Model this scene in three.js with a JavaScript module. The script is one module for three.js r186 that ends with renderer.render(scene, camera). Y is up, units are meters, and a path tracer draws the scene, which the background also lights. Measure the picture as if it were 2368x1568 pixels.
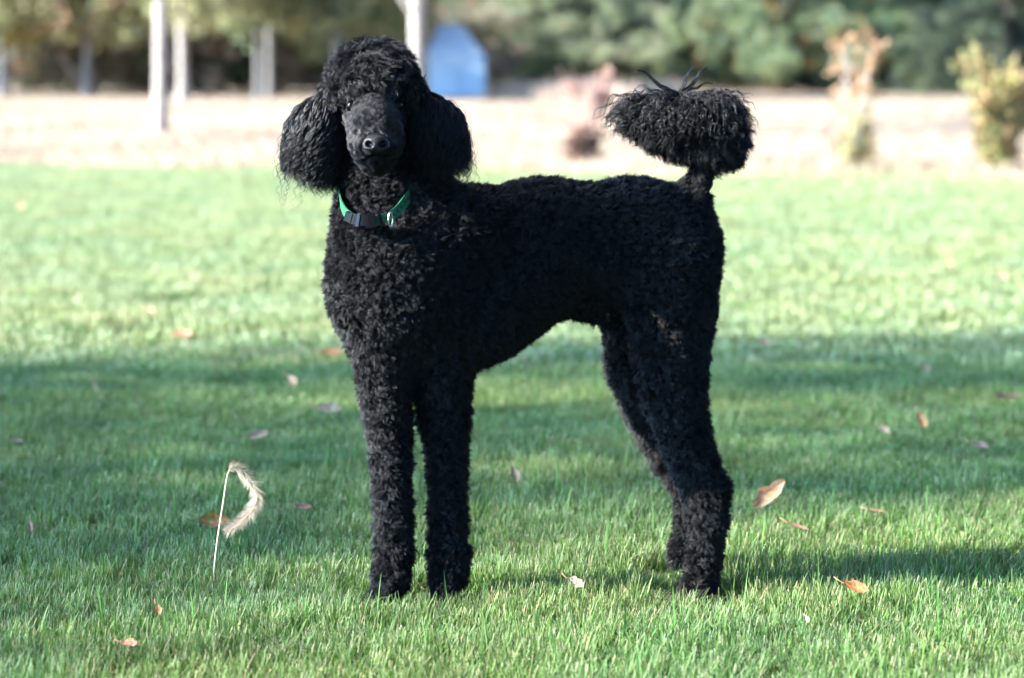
import * as THREE from 'three';
import { Sky } from 'three/addons/objects/Sky.js';
import { mergeGeometries } from 'three/addons/utils/BufferGeometryUtils.js';
import { createNoise3D } from 'simplex-noise';

// ---------------------------------------------------------------- camera, sky, sun, exposure
const FOCAL = 5788, CX = 1184, CY = 784;             // lens in units of a 2368 x 1568 picture
const PITCH = 6.25 * Math.PI / 180, CAM_Y = 0.867, CAM_Z = 4;
const scene = new THREE.Scene();
const camera = new THREE.PerspectiveCamera(2 * Math.atan(CY / FOCAL) * 180 / Math.PI, 1024 / 678, 0.1, 800);
camera.position.set(0, CAM_Y, CAM_Z);
camera.rotation.x = -PITCH;
camera.focus = 4.0;
camera.userData.fStop = 3.4;
scene.add(camera);

const renderer = new THREE.WebGLRenderer({ antialias: true });
renderer.setSize(1024, 678);
renderer.toneMapping = THREE.LinearToneMapping;
renderer.toneMappingExposure = 7.3;
renderer.shadowMap.enabled = true;

const SUN_ELEV = 27 * Math.PI / 180, SUN_TURN = 10 * Math.PI / 180;   // low autumn sun from the left, a little in front
const sunDir = new THREE.Vector3(-Math.cos(SUN_TURN) * Math.cos(SUN_ELEV), Math.sin(SUN_ELEV), Math.sin(SUN_TURN) * Math.cos(SUN_ELEV));
const sky = new Sky();
sky.name = 'sky'; sky.scale.setScalar(600); sky.userData.kind = 'structure';
sky.material.uniforms.sunPosition.value.copy(sunDir);
sky.material.uniforms.turbidity.value = 5;
sky.material.uniforms.rayleigh.value = 0.75;
sky.material.uniforms.mieCoefficient.value = 0.004;
sky.material.uniforms.mieDirectionalG.value = 0.8;
scene.add(sky);
scene.environmentIntensity = 0.28;
const sun = new THREE.DirectionalLight(new THREE.Color(1.0, 0.91, 0.78), 4.6);
sun.name = 'sun';
sun.position.copy(sunDir).multiplyScalar(60);
sun.castShadow = true; sun.shadow.radius = 1;
Object.assign(sun.shadow.camera, { left: -60, right: 60, top: 60, bottom: -60, near: 1, far: 200 });
sun.shadow.mapSize.set(4096, 4096);
scene.add(sun, sun.target);

// ---------------------------------------------------------------- helpers
function rngOf(seed) { let a = seed >>> 0; return () => { a = (a + 0x6D2B79F5) >>> 0; let t = Math.imul(a ^ (a >>> 15), 1 | a); t = (t + Math.imul(t ^ (t >>> 7), 61 | t)) ^ t; return ((t ^ (t >>> 14)) >>> 0) / 4294967296; }; }
const noise3 = createNoise3D(rngOf(77));
const V = (x, y, z) => new THREE.Vector3(x, y, z);
const lerp = (a, b, t) => a + (b - a) * t, clamp = (x, a = 0, b = 1) => Math.min(b, Math.max(a, x));
const smooth = (a, b, x) => { const t = clamp((x - a) / (b - a)); return t * t * (3 - 2 * t); };
const sP = Math.sin(PITCH), cP = Math.cos(PITCH);
function rayOf(u, v) { const x = (u - CX) / FOCAL, y = (CY - v) / FOCAL; return V(x, y * cP - sP, -y * sP - cP); }
const PXM = 1440;                                     // picture units per metre at the dog
function P(u, v, w = 0) { const d = rayOf(u, v), z = w / PXM; return d.multiplyScalar((CAM_Z - z) / -d.z).add(V(0, CAM_Y, CAM_Z)); }
function G(u, v, y = 0) { const d = rayOf(u, v); return d.multiplyScalar((CAM_Y - y) / -d.y).add(V(0, CAM_Y, CAM_Z)); }   // a place on the ground
const lin = (r, g, b) => new THREE.Color().setRGB(r, g, b);
const taken = {};
function numbered(name) { const n = taken[name] = (taken[name] ?? -1) + 1; return n ? name + '_' + String(n).padStart(3, '0') : name; }
function thing(name, label, category, pos = V(0, 0, 0), group) {
  const o = new THREE.Group(); o.name = numbered(name); o.position.copy(pos); o.userData = { label, category };
  if (group) o.userData.group = group;
  scene.add(o); return o;
}
function part(name, geo, mat, parent, extra) { const m = new THREE.Mesh(geo, mat); m.name = name; m.castShadow = m.receiveShadow = true; if (extra) Object.assign(m.userData, extra); parent.add(m); return m; }
function copies(name, geo, mat, list, parent, colors) {  // list of Matrix4: uncountable small stuff
  const m = new THREE.InstancedMesh(geo, mat, list.length); m.name = name; m.castShadow = m.receiveShadow = true;
  for (let i = 0; i < list.length; i++) { m.setMatrixAt(i, list[i]); if (colors) m.setColorAt(i, colors[i]); }
  m.userData.kind = 'stuff'; parent.add(m); return m;
}
function std(color, roughness = 0.8, more = {}) { return new THREE.MeshPhysicalMaterial({ color, roughness, side: THREE.DoubleSide, ...more }); }
class Buf {                                           // collects triangles into one geometry
  constructor() { this.p = []; this.n = []; this.c = []; this.i = []; this.colored = false; }
  vert(p, n, c) { this.p.push(p.x, p.y, p.z); this.n.push(n.x, n.y, n.z); if (c) { this.colored = true; this.c.push(c.r, c.g, c.b); } return this.p.length / 3 - 1; }
  tri(a, b, c) { this.i.push(a, b, c); }
  geo() {
    const g = new THREE.BufferGeometry();
    g.setAttribute('position', new THREE.Float32BufferAttribute(this.p, 3)); g.setAttribute('normal', new THREE.Float32BufferAttribute(this.n, 3));
    if (this.colored) g.setAttribute('color', new THREE.Float32BufferAttribute(this.c, 3));
    g.setIndex(this.i); return g;
  }
  tube(path, radius, sides = 3, col) {                // path of Vector3, radius(t)
    const N = path.length, t = V(), up = V(), side = V(), n = V(); let prev = -1;
    up.set(0.31, 0.2, 0.93);
    for (let k = 0; k < N; k++) {
      t.subVectors(path[Math.min(N - 1, k + 1)], path[Math.max(0, k - 1)]).normalize();
      side.crossVectors(t, up).normalize(); up.crossVectors(side, t).normalize();
      const r = radius(k / (N - 1)); let first = -1;
      for (let s = 0; s < sides; s++) {
        const a = s / sides * Math.PI * 2; n.copy(side).multiplyScalar(Math.cos(a)).addScaledVector(up, Math.sin(a));
        const id = this.vert(V().copy(path[k]).addScaledVector(n, r), n, col && (typeof col === 'function' ? col(k / (N - 1)) : col)); if (!s) first = id;
      }
      if (prev >= 0) for (let s = 0; s < sides; s++) { const s1 = (s + 1) % sides; this.tri(prev + s, first + s, prev + s1); this.tri(first + s, first + s1, prev + s1); }
      prev = first;
    }
  }
}
const curve = (pts, n) => new THREE.CatmullRomCurve3(pts).getPoints(n);
function noiseTexture(size, f, color, repeat = 1) {   // f(u, v) -> [r, g, b] sRGB 0..1 or one number
  const d = new Uint8Array(size * size * 4);
  for (let j = 0; j < size; j++) for (let i = 0; i < size; i++) { const c = f(i / size, j / size), k = (j * size + i) * 4; for (let m = 0; m < 3; m++) d[k + m] = 255 * clamp(Array.isArray(c) ? c[m] : c); d[k + 3] = 255; }
  const t = new THREE.DataTexture(d, size, size); t.wrapS = t.wrapT = THREE.RepeatWrapping; t.magFilter = THREE.LinearFilter; t.minFilter = THREE.LinearMipmapLinearFilter; t.generateMipmaps = true;
  if (color) t.colorSpace = THREE.SRGBColorSpace; t.repeat.set(repeat, repeat); t.needsUpdate = true; return t;
}
const loopNoise = (u, v, k, o = 0) => { const a = u * 2 * Math.PI, b = v * 2 * Math.PI; return noise3(Math.cos(a) * k + 7 * o, Math.sin(a) * k + Math.cos(b) * k, Math.sin(b) * k + o); };

// ---------------------------------------------------------------- ground: dry field to the horizon, mown lawn in front
{
  const tex = noiseTexture(512, (u, v) => { const a = loopNoise(u, v, 1.5, 1) * 0.5 + loopNoise(u, v, 5, 2) * 0.3 + loopNoise(u, v, 16, 3) * 0.35; return [0.63 + 0.07 * a, 0.56 + 0.075 * a, 0.47 + 0.085 * a]; }, true);
  const g = new THREE.PlaneGeometry(700, 700, 1, 1); g.rotateX(-Math.PI / 2); const uv = g.attributes.uv; for (let i = 0; i < uv.count; i++) uv.setXY(i, uv.getX(i) * 700 / 9, uv.getY(i) * 700 / 9);
  const m = part('dry_field', g, std(0xffffff, 1, { map: tex, specularIntensity: 0.2 }), scene); m.position.y = -0.03; m.userData.kind = 'structure';
}
const edgeA = G(0, 389), edgeB = G(2368, 424);
const edgeZ = (x) => lerp(edgeA.z, edgeB.z, (x - edgeA.x) / (edgeB.x - edgeA.x)) + 0.35 * noise3(x * 0.45, 3, 1) + 0.15 * noise3(x * 2, 5, 1);
{
  const tex = noiseTexture(512, (u, v) => { const a = loopNoise(u, v, 2, 5) * 0.4 + loopNoise(u, v, 9, 6) * 0.4 + loopNoise(u, v, 30, 7) * 0.4; return [0.22 + 0.07 * a, 0.24 + 0.06 * a, 0.12 + 0.04 * a]; }, true);
  const g = new THREE.BufferGeometry(), p = [], uv = [], ix = [], N = 160, X = 30;
  for (let i = 0; i <= N; i++) { const x = -X + 2 * X * i / N, z = edgeZ(x); p.push(x, 0, 14, x, 0, z); uv.push(x / 1.3, 14 / 1.3, x / 1.3, z / 1.3); if (i) { const a = 2 * i - 2; ix.push(a, a + 2, a + 1, a + 1, a + 2, a + 3); } }
  g.setAttribute('position', new THREE.Float32BufferAttribute(p, 3)); g.setAttribute('uv', new THREE.Float32BufferAttribute(uv, 2)); g.setIndex(ix); g.computeVertexNormals();
  const m = part('lawn', g, std(0xffffff, 1, { map: tex, specularIntensity: 0.2 }), scene); m.userData.kind = 'structure';
}
const PAWS = [P(892, 1380, 75), P(1031, 1350, 15), P(1614, 1372, 25), P(1572, 1290, -228)];
const bladeMat = std(0xffffff, 0.92, { vertexColors: true, transmission: 0.34, thickness: 0, clearcoat: 0.22, clearcoatRoughness: 0.32, specularIntensity: 0.4 });
const STRAW = lin(0.34, 0.27, 0.13), CUT = lin(0.32, 0.33, 0.185)   /* dry pale ends where the mower cut the blades */;
function blade(b, r, o, root, dir, len, wide, lean, col, tip) {
  const side = V(-dir.z, 0, dir.x), segs = o.segs, n = V(); let prev = null;
  for (let k = 0; k <= segs; k++) {
    const t = k / segs, a = lean * (0.35 + 0.9 * t), w = wide * (1 - (o.cut ? 0.55 : 0.97) * t * t) * 0.5;
    const c = root.clone().addScaledVector(dir, len * Math.sin(a * 0.7) * t).add(V(0, len * Math.cos(a * 0.7) * t, 0));
    n.copy(dir).multiplyScalar(Math.cos(a)).negate().add(V(0, Math.sin(a), 0)).normalize();
    const cc = k === segs ? tip : col, tw = side.clone().addScaledVector(dir, (r() - 0.5) * 0.12);
    const i0 = b.vert(c.clone().addScaledVector(tw, -w), n.clone().addScaledVector(side, -0.35).normalize(), cc), i1 = b.vert(c.clone().addScaledVector(tw, w), n.clone().addScaledVector(side, 0.35).normalize(), cc);
    if (prev) { b.tri(prev[0], prev[1], i0); b.tri(i0, prev[1], i1); } prev = [i0, i1];
  }
}
function clumpGeo(seed, o) {
  const r = rngOf(seed), b = new Buf();
  for (let k = 0; k < o.n; k++) {
    const a = r() * 6.28, rad = Math.sqrt(r()) * o.rad, d = r() * 6.28, q = r(), dry = r() < o.dry, g = 0.75 + 0.5 * r(), yel = r();
    const col = dry ? STRAW.clone().multiplyScalar(0.7 + 0.5 * r()) : lin((0.046 + 0.045 * yel) * g, (0.135 + 0.03 * yel) * g, (0.024 - 0.003 * yel) * g);
    const tip = r() < (o.tips || 0.45) ? CUT.clone().multiplyScalar(0.7 + 0.6 * r()) : col;
    blade(b, r, o, V(Math.cos(a) * rad, -0.004, Math.sin(a) * rad), V(Math.cos(d), 0, Math.sin(d)), o.len * (0.4 + 0.75 * q), o.wide * (0.7 + 0.6 * r()), (0.1 + 1.25 * r() * r()) * (dry ? 1.6 : 1), col, tip);
  }
  return b.geo();
}
{
  const lawn = new THREE.Group(); lawn.name = 'lawn_grass'; lawn.userData = { kind: 'stuff', label: 'short mown green grass covering the lawn', category: 'grass' }; scene.add(lawn);
  const near = [1, 2, 3, 4, 5].map((s) => clumpGeo(700 + s, { n: 16, rad: 0.019, len: 0.048, wide: 0.0018, segs: 3, dry: 0.06, cut: s < 4, tips: 0.5 }));
  const far = [1, 2, 3].map((s) => clumpGeo(720 + s, { n: 44, rad: 0.07, len: 0.052, wide: 0.005, segs: 2, dry: 0.03, cut: true, tips: 0.75 }));
  const tall = [1, 2].map((s) => clumpGeo(740 + s, { n: 3, rad: 0.012, len: 0.074, wide: 0.0038, segs: 4, dry: 0.12, cut: false }));
  const r = rngOf(71), q = new THREE.Quaternion(), Y = V(0, 1, 0);
  function sow(name, geos, d0, d1, half, density, size) {
    const lists = geos.map(() => []), cols = geos.map(() => []), wMax = half(d1);
    const N = Math.round((d1 - d0) * 2 * wMax * density);
    for (let k = 0; k < N; k++) {
      const d = d0 + (d1 - d0) * r(), x = (r() * 2 - 1) * wMax, z = CAM_Z - d; if (Math.abs(x) > half(d) || z < edgeZ(x)) continue;
      const paw = PAWS.reduce((a, p) => Math.min(a, 0.25 + 0.75 * smooth(0.05, 0.1, Math.hypot(p.x - x, p.z - z))), 1);
      const big = noise3(x * 0.9, 11, z * 0.9), mid = noise3(x * 3.3, 12, z * 3.3), s = paw * size * (0.9 + 0.18 * big + 0.2 * mid + 0.5 * (r() - 0.5)), i = Math.floor(r() * geos.length);
      q.setFromAxisAngle(Y, r() * 6.28); lists[i].push(new THREE.Matrix4().compose(V(x, 0, z), q, V(1, s, 1)));
      const c = 1 + 0.14 * mid + 0.16 * (r() - 0.5), y = 0.06 * big + 0.1 * noise3(x * 1.7, 15, z * 1.7); cols[i].push(lin(c * (1 + y), c, c * (1 - 0.8 * y)));
    }
    geos.forEach((g, i) => copies(name, g, bladeMat, lists[i], lawn, cols[i]));
  }
  sow('grass_blades', near, 2.9, 7.4, (d) => 0.33 * d + 0.55, 3300, 1);
  sow('grass_blades', far, 7.0, 27, (d) => 0.33 * d + 1.0, 250, 1);
  sow('grass_blades', tall, 2.9, 7.4, (d) => 0.33 * d + 0.55, 130, 1);
}
{ // dry stubble on the field
  const b = new Buf(), r = rngOf(81), o = { segs: 1, cut: true };
  for (let k = 0; k < 26; k++) { const a = r() * 6.28, rad = Math.sqrt(r()) * 0.16, d = r() * 6.28; blade(b, r, o, V(Math.cos(a) * rad, -0.03, Math.sin(a) * rad), V(Math.cos(d), 0, Math.sin(d)), 0.07 + 0.06 * r(), 0.012, 0.3 + 0.9 * r(), lin(0.32, 0.245, 0.175).multiplyScalar(0.8 + 0.4 * r()), lin(0.34, 0.255, 0.175)); }
  const list = [], cols = [], q = new THREE.Quaternion();
  for (let k = 0; k < 34000; k++) { const d = 18 + 62 * Math.pow(r(), 0.8), x = (r() * 2 - 1) * (0.3 * d + 3), z = CAM_Z - d; const green = smooth(6, 0, edgeZ(x) - z) * smooth(-0.3, 0.5, noise3(x * 0.5, 2, z * 0.3)); if (z > edgeZ(x) - 0.1) continue;
    q.setFromAxisAngle(V(0, 1, 0), r() * 6.28); list.push(new THREE.Matrix4().compose(V(x, 0, z), q, V(1, 0.7 + 0.6 * r(), 1))); const c = 0.9 + 0.25 * noise3(x * 0.25, 4, z * 0.12); cols.push(lin(c * lerp(1, 0.75, green), c * lerp(1, 1.02, green), c * lerp(1, 0.65, green))); }
  const s = copies('dry_grass', b.geo(), std(0xffffff, 0.95, { vertexColors: true, transmission: 0.2, thickness: 0 }), list, scene, cols); s.userData.label = 'pale dry grass stubble on the field beyond the lawn'; s.userData.category = 'grass';
}

// ---------------------------------------------------------------- trees and shrubs
function leafCluster(seed, n, size, leaf, long = 1.6) {
  const r = rngOf(seed), b = new Buf();
  for (let k = 0; k < n; k++) {
    const c = V(r() - 0.5, r() - 0.5, r() - 0.5).multiplyScalar(2 * size), d = V(r() - 0.5, r() - 0.7, r() - 0.5).normalize(), s = V(r() - 0.5, r() - 0.5, r() - 0.5).cross(d).normalize(), n1 = V().crossVectors(d, s), L = leaf * (0.7 + 0.6 * r()) * long, W = leaf * 0.5;
    const m = c.clone().addScaledVector(d, L * 0.45), ids = [c, m.clone().addScaledVector(s, W).addScaledVector(n1, 0.2 * W), c.clone().addScaledVector(d, L), m.clone().addScaledVector(s, -W).addScaledVector(n1, 0.2 * W)].map((p) => b.vert(p, n1));
    b.tri(ids[0], ids[2], ids[1]); b.tri(ids[0], ids[3], ids[2]);
  }
  return b.geo();
}
const needleCluster = (seed, n, len) => { const r = rngOf(seed), b = new Buf(); for (let k = 0; k < n; k++) { const d = V(r() - 0.5, r() - 0.35, r() - 0.5).normalize(), s = V(r() - 0.5, r() - 0.5, r() - 0.5).cross(d).normalize(), nn = V().crossVectors(d, s), w = len * 0.05, e = d.clone().multiplyScalar(len * (0.7 + 0.5 * r())); const a = b.vert(s.clone().multiplyScalar(w), nn), c = b.vert(s.clone().multiplyScalar(-w), nn), t = b.vert(e, nn); b.tri(a, c, t); } return b.geo(); };
const leafSmall = leafCluster(901, 14, 0.16, 0.07), leafMid = leafCluster(902, 16, 0.26, 0.1), leafFine = leafCluster(903, 5, 0.035, 0.036), pineTuft = needleCluster(904, 60, 0.2);
const leafMat = std(0xffffff, 0.9, { transmission: 0.35, thickness: 0, specularIntensity: 0.5 });
const needleMat = std(0xffffff, 0.9, { specularIntensity: 0.5, transmission: 0.3, thickness: 0 });
const barkTex = noiseTexture(256, (u, v) => { const a = loopNoise(u, v, 3, 21), dash = smooth(0.35, 0.6, noise3(Math.cos(u * 6.28) * 1.2, Math.sin(u * 6.28) * 1.2, v * 26)); return [0.86 - 0.5 * dash + 0.06 * a, 0.83 - 0.5 * dash + 0.06 * a, 0.79 - 0.5 * dash + 0.06 * a]; }, true);
const birchMat = std(lin(0.4, 0.37, 0.35), 0.85, { map: barkTex }), greyBark = std(lin(0.13, 0.12, 0.11), 0.9), darkBark = std(lin(0.09, 0.07, 0.055), 0.9), paleBark = std(lin(0.22, 0.2, 0.195), 0.9, { map: barkTex });
function trunkGeo(path, r0, r1, sides = 10, seed = 1) {
  const b = new Buf(); b.tube(path, (t) => lerp(r0, r1, t) * (1 + 0.35 * Math.exp(-t * 30)), sides); const g = b.geo(), p = g.attributes.position, uv = [];
  for (let i = 0; i < p.count; i++) { uv.push((i % sides) / sides, p.getY(i) * 0.5); p.setXYZ(i, p.getX(i) + 0.06 * r0 * noise3(p.getX(i) * 9, p.getY(i) * 3, seed), p.getY(i), p.getZ(i) + 0.06 * r0 * noise3(p.getX(i) * 9, p.getY(i) * 3, seed + 5)); }
  g.setAttribute('uv', new THREE.Float32BufferAttribute(uv, 2)); return g;
}
function foliage(name, blobs, geo, mat, parent, seed, tint) {   // blobs: [x, y, z, rx, ry, rz, count]
  const r = rngOf(seed), list = [], cols = [], q = new THREE.Quaternion(), e = new THREE.Euler();
  for (const [x, y, z, rx, ry, rz, n] of blobs) for (let k = 0; k < n; k++) {
    const d = V(r() - 0.5, r() - 0.5, r() - 0.5).normalize().multiplyScalar(Math.pow(r(), 0.45)), p = V(x + d.x * rx, y + d.y * ry, z + d.z * rz);
    if (noise3(p.x * 0.9 + seed, p.y * 0.9, p.z * 0.9) < -0.25) continue;
    if (p.y < -parent.position.y + 0.05) continue;
    q.setFromEuler(e.set(r() * 6.28, r() * 6.28, r() * 6.28)); const s = 0.7 + 0.7 * r(); list.push(new THREE.Matrix4().compose(p, q, V(s, s, s))); cols.push(tint(r, p));
  }
  return copies(name, geo, mat, list, parent, cols);
}
const tintOf = (cols, spread = 0.3) => (r) => cols[Math.floor(r() * cols.length)].clone().multiplyScalar(1 - spread / 2 + spread * r());
function tree(name, label, category, base, o) {
  const t = thing(name, label, category, base, o.group), r = rngOf(o.seed), H = o.height, lean = o.lean || [0, 0];
  const path = curve([0, 0.2, 0.45, 0.7, 1].map((s) => V(lean[0] * s * H + 0.25 * o.radius * (r() - 0.5), s * H - (s ? 0 : 0.05), lean[1] * s * H + 0.25 * o.radius * (r() - 0.5))), 18);
  part('trunk', trunkGeo(path, o.radius, o.radius * 0.35, 12, o.seed), o.bark, t);
  for (const [h, dx, dy, dz, rr] of o.limbs || []) { const a = path[Math.round(h * 18)]; part('branch', trunkGeo(curve([a, a.clone().add(V(dx * 0.4, dy * 0.3, dz * 0.4)), a.clone().add(V(dx, dy, dz))], 8), rr, rr * 0.3, 7, o.seed + h), o.bark, t); }
  if (o.blobs) foliage('crown', o.blobs, o.leaf, o.leafMat || leafMat, t, o.seed, tintOf(o.tints, 0.4));
  return t;
}
const OLIVE = [lin(0.26, 0.25, 0.11), lin(0.19, 0.21, 0.09), lin(0.32, 0.29, 0.14)], YELLOW = [lin(0.3, 0.22, 0.05), lin(0.22, 0.19, 0.05)], DEEP = [lin(0.08, 0.105, 0.05), lin(0.1, 0.13, 0.065)], RUST = [lin(0.28, 0.17, 0.1), lin(0.22, 0.15, 0.1)];
const PINE = [lin(0.1, 0.16, 0.075), lin(0.19, 0.25, 0.11), lin(0.17, 0.23, 0.14), lin(0.27, 0.3, 0.16)], PINEDRY = [lin(0.36, 0.2, 0.06)];
const birches = 'pale trunks along the wood edge';
// left: trunks in front of the wood
tree('birch_tree', 'nearest slim white birch trunk, standing alone in the dry field', 'tree', G(371, 313), { seed: 31, height: 8, radius: 0.09, lean: [0.012, 0], bark: birchMat, limbs: [[0.4, 1.1, 1.3, 0.3, 0.03], [0.45, -1.0, 1.5, 0, 0.03], [0.6, 0.6, 1.3, -0.5, 0.025]], blobs: [[0, 5.6, 0, 1.7, 2.3, 1.6, 700]], leaf: leafSmall, tints: OLIVE });
tree('birch_tree', 'white birch just right of the lone slim birch, at the wood edge', 'tree', G(425, 237), { seed: 32, height: 10, radius: 0.13, lean: [-0.004, 0], bark: birchMat, group: birches, limbs: [[0.2, -0.4, 1.2, 0, 0.05]], blobs: [[0.4, 3.2, 0, 1.6, 1.5, 1.4, 420], [0, 6, 0, 2.4, 3, 2.2, 700]], leaf: leafMid, tints: OLIVE });
tree('birch_tree', 'pale trunk at the left edge of the wood', 'tree', G(8, 227), { seed: 33, height: 10, radius: 0.14, lean: [0.003, 0], bark: birchMat, group: birches, limbs: [[0.12, 0.9, 1.4, 0.2, 0.06]], blobs: [[0.6, 3.0, 0.4, 1.5, 1.5, 1.4, 420], [0, 6, 0, 2.4, 3, 2.2, 600]], leaf: leafMid, tints: [...OLIVE, ...YELLOW] });
tree('forest_tree', 'grey forked trunk among dark shrubs at far left', 'tree', G(205, 228), { seed: 34, height: 9, radius: 0.15, lean: [0.004, 0], bark: paleBark, group: birches, limbs: [[0.06, -0.75, 0.85, 0.1, 0.09], [0.2, 0.8, 1.2, 0, 0.05]], blobs: [[-0.2, 2.9, 0, 1.7, 1.6, 1.5, 420], [0.2, 6, 0, 2.4, 2.6, 2.2, 600]], leaf: leafMid, tints: [...OLIVE, ...RUST] });
tree('forest_tree', 'shaded grey trunk in the middle of the wood', 'tree', G(598, 233), { seed: 35, height: 9, radius: 0.09, lean: [0.002, 0], bark: greyBark, group: birches, blobs: [[0, 3.0, 0.3, 1.5, 1.4, 1.4, 460], [0, 6, 0, 2.2, 2.6, 2.2, 500]], leaf: leafMid, tints: [...OLIVE, ...DEEP] });
tree('forest_tree', 'pale brown trunk right beside the shaded grey trunk', 'tree', G(624, 230), { seed: 36, height: 10, radius: 0.1, lean: [0.005, 0], bark: greyBark, group: birches, blobs: [[0.6, 3.3, -0.3, 1.8, 1.3, 1.5, 460], [0, 6, 0, 2.4, 2.6, 2.2, 500]], leaf: leafMid, tints: OLIVE });
tree('forest_tree', 'grey trunk just left of the dog\'s head', 'tree', G(782, 234), { seed: 37, height: 10, radius: 0.13, bark: greyBark, group: birches, blobs: [[0, 2.9, 0, 1.9, 1.5, 1.6, 520], [0, 6, 0, 2.4, 2.6, 2.2, 500]], leaf: leafMid, tints: [...OLIVE, ...DEEP] });
tree('birch_tree', 'stout white trunk rising behind the dog\'s head beside the blue shed', 'tree', G(968, 285), { seed: 38, height: 9, radius: 0.135, lean: [0.001, 0], bark: birchMat, limbs: [[0.22, -0.55, 0.9, 0, 0.07]], blobs: [[0, 5.4, 0, 1.9, 2.2, 1.8, 700]], leaf: leafSmall, tints: OLIVE });
// the wood behind, too far and dense to count
{
  const wood = new THREE.Group(); wood.name = 'distant_wood'; wood.userData = { kind: 'stuff', label: 'far-off dense wood closing the view behind the dry field', category: 'wood' }; scene.add(wood);
  const r = rngOf(41), canopy = [], under = [], right = [], mid = [];
  for (let k = 0; k < 26; k++) { const x = -19 + 12 * r(), z = -66 - 14 * r(); canopy.push([x, 3.2 + 5 * r() * r(), z, 1.6, 1.5, 1.4, 190]); }
  for (let k = 0; k < 44; k++) { const x = -18 + 16 * r(), z = -60 - 8 * r(); canopy.push([x, 1.9 + 2.2 * r(), z, 0.9, 0.6 + 0.4 * r(), 0.9, 75]); }
  for (let k = 0; k < 40; k++) { const x = -20 + 19 * r(), z = -68 - 6 * r(); under.push([x, 0.8 + 1.4 * r(), z, 1.8, 1.3, 1.2, 150]); }
  for (let k = 0; k < 36; k++) { const x = -6 + 14 * r(), z = -76 - 12 * r(); mid.push([x, 0.9 + 2.6 * r(), z, 1.9, 1.3, 1.4, 200]); }
  for (let k = 0; k < 42; k++) { const x = 12 + 22 * r(), z = -76 - 10 * r(); right.push([x, 0.8 + 5.5 * r(), z, 2.0, 1.7, 1.4, 200]); }
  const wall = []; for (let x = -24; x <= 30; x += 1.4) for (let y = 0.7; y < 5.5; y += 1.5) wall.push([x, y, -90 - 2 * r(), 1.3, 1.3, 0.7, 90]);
  const gold = G(60, 226); foliage('wood_canopy', [[gold.x, 1.85, gold.z + 1, 0.5, 0.42, 0.4, 45]], leafSmall, leafMat, wood, 47, tintOf(YELLOW, 0.3));
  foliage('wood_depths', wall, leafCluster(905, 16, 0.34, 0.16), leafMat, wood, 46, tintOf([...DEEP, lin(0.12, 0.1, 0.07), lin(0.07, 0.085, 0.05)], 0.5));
  foliage('wood_canopy', canopy, leafMid, leafMat, wood, 42, tintOf([...OLIVE, lin(0.32, 0.3, 0.13), lin(0.26, 0.26, 0.12), DEEP[1]], 0.4));
  foliage('wood_understory', under, leafMid, leafMat, wood, 43, tintOf([...RUST, ...DEEP, lin(0.16, 0.13, 0.11), lin(0.26, 0.21, 0.17)], 0.5));
  foliage('wood_canopy', mid, leafMid, leafMat, wood, 44, tintOf([lin(0.13, 0.16, 0.07), lin(0.18, 0.2, 0.1), DEEP[1]], 0.4));
  foliage('wood_canopy', right, leafMid, leafMat, wood, 45, tintOf([lin(0.025, 0.05, 0.035), lin(0.03, 0.055, 0.03), lin(0.05, 0.07, 0.035)], 0.4));
}
// conifers on the right
function conifer(label, base, o) {
  const t = thing(o.name, label, 'tree', base, 'conifers beyond the field'), r = rngOf(o.seed), H = o.height;
  part('trunk', trunkGeo(curve([V(0, -0.05, 0), V(0.05, H * 0.5, 0), V(0, H, 0)], 10), o.radius, 0.03, 9, o.seed), darkBark, t);
  const list = [], cols = [], q = new THREE.Quaternion(), e = new THREE.Euler();
  for (let k = 0; k < o.branches; k++) {
    const h = o.low + (H - o.low) * Math.pow(r(), 1.3), a = r() * 6.28, L = o.spread * (1 - h / H) * (0.75 + 0.45 * r()) + 0.3, tip = V(Math.cos(a) * L, L * o.droop, Math.sin(a) * L), a0 = V(0, h, 0);
    if (k < 26) part('branch', trunkGeo([a0, a0.clone().addScaledVector(tip, 0.5), a0.clone().add(tip)], 0.05, 0.015, 5, k), darkBark, t);
    for (let m = 0; m < 26; m++) { const s = Math.pow(r(), 0.6), p = a0.clone().addScaledVector(tip, s).add(V(r() - 0.5, (r() - 0.5) * 0.6, r() - 0.5).multiplyScalar(0.75)); if (p.y < 0.05) p.y = 0.05 + 0.2 * r(); q.setFromEuler(e.set(r() * 6.28, r() * 6.28, r() * 6.28)); const z = o.tuft * (0.7 + 0.6 * r()); list.push(new THREE.Matrix4().compose(p, q, V(z, z, z))); cols.push((s < 0.75 && r() < o.dry ? PINEDRY[0].clone() : o.tints[Math.floor(r() * o.tints.length)].clone()).multiplyScalar(0.7 + 0.6 * r())); }
  }
  copies('crown', pineTuft, needleMat, list, t, cols); return t;
}
conifer('big bushy green pine with orange dead needles behind the dog\'s tail', G(1815, 216), { name: 'pine_tree', seed: 51, height: 9, radius: 0.2, spread: 4.6, droop: 0.12, low: 0.25, branches: 240, tuft: 1.25, dry: 0.14, tints: PINE });
conifer('dark spruce with drooping boughs at the right edge', G(2330, 222), { name: 'spruce_tree', seed: 52, height: 11, radius: 0.2, spread: 3.6, droop: -0.12, low: 0.3, branches: 170, tuft: 1.2, dry: 0.0, tints: [lin(0.02, 0.035, 0.025), lin(0.03, 0.05, 0.03), lin(0.09, 0.12, 0.06)] });
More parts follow.
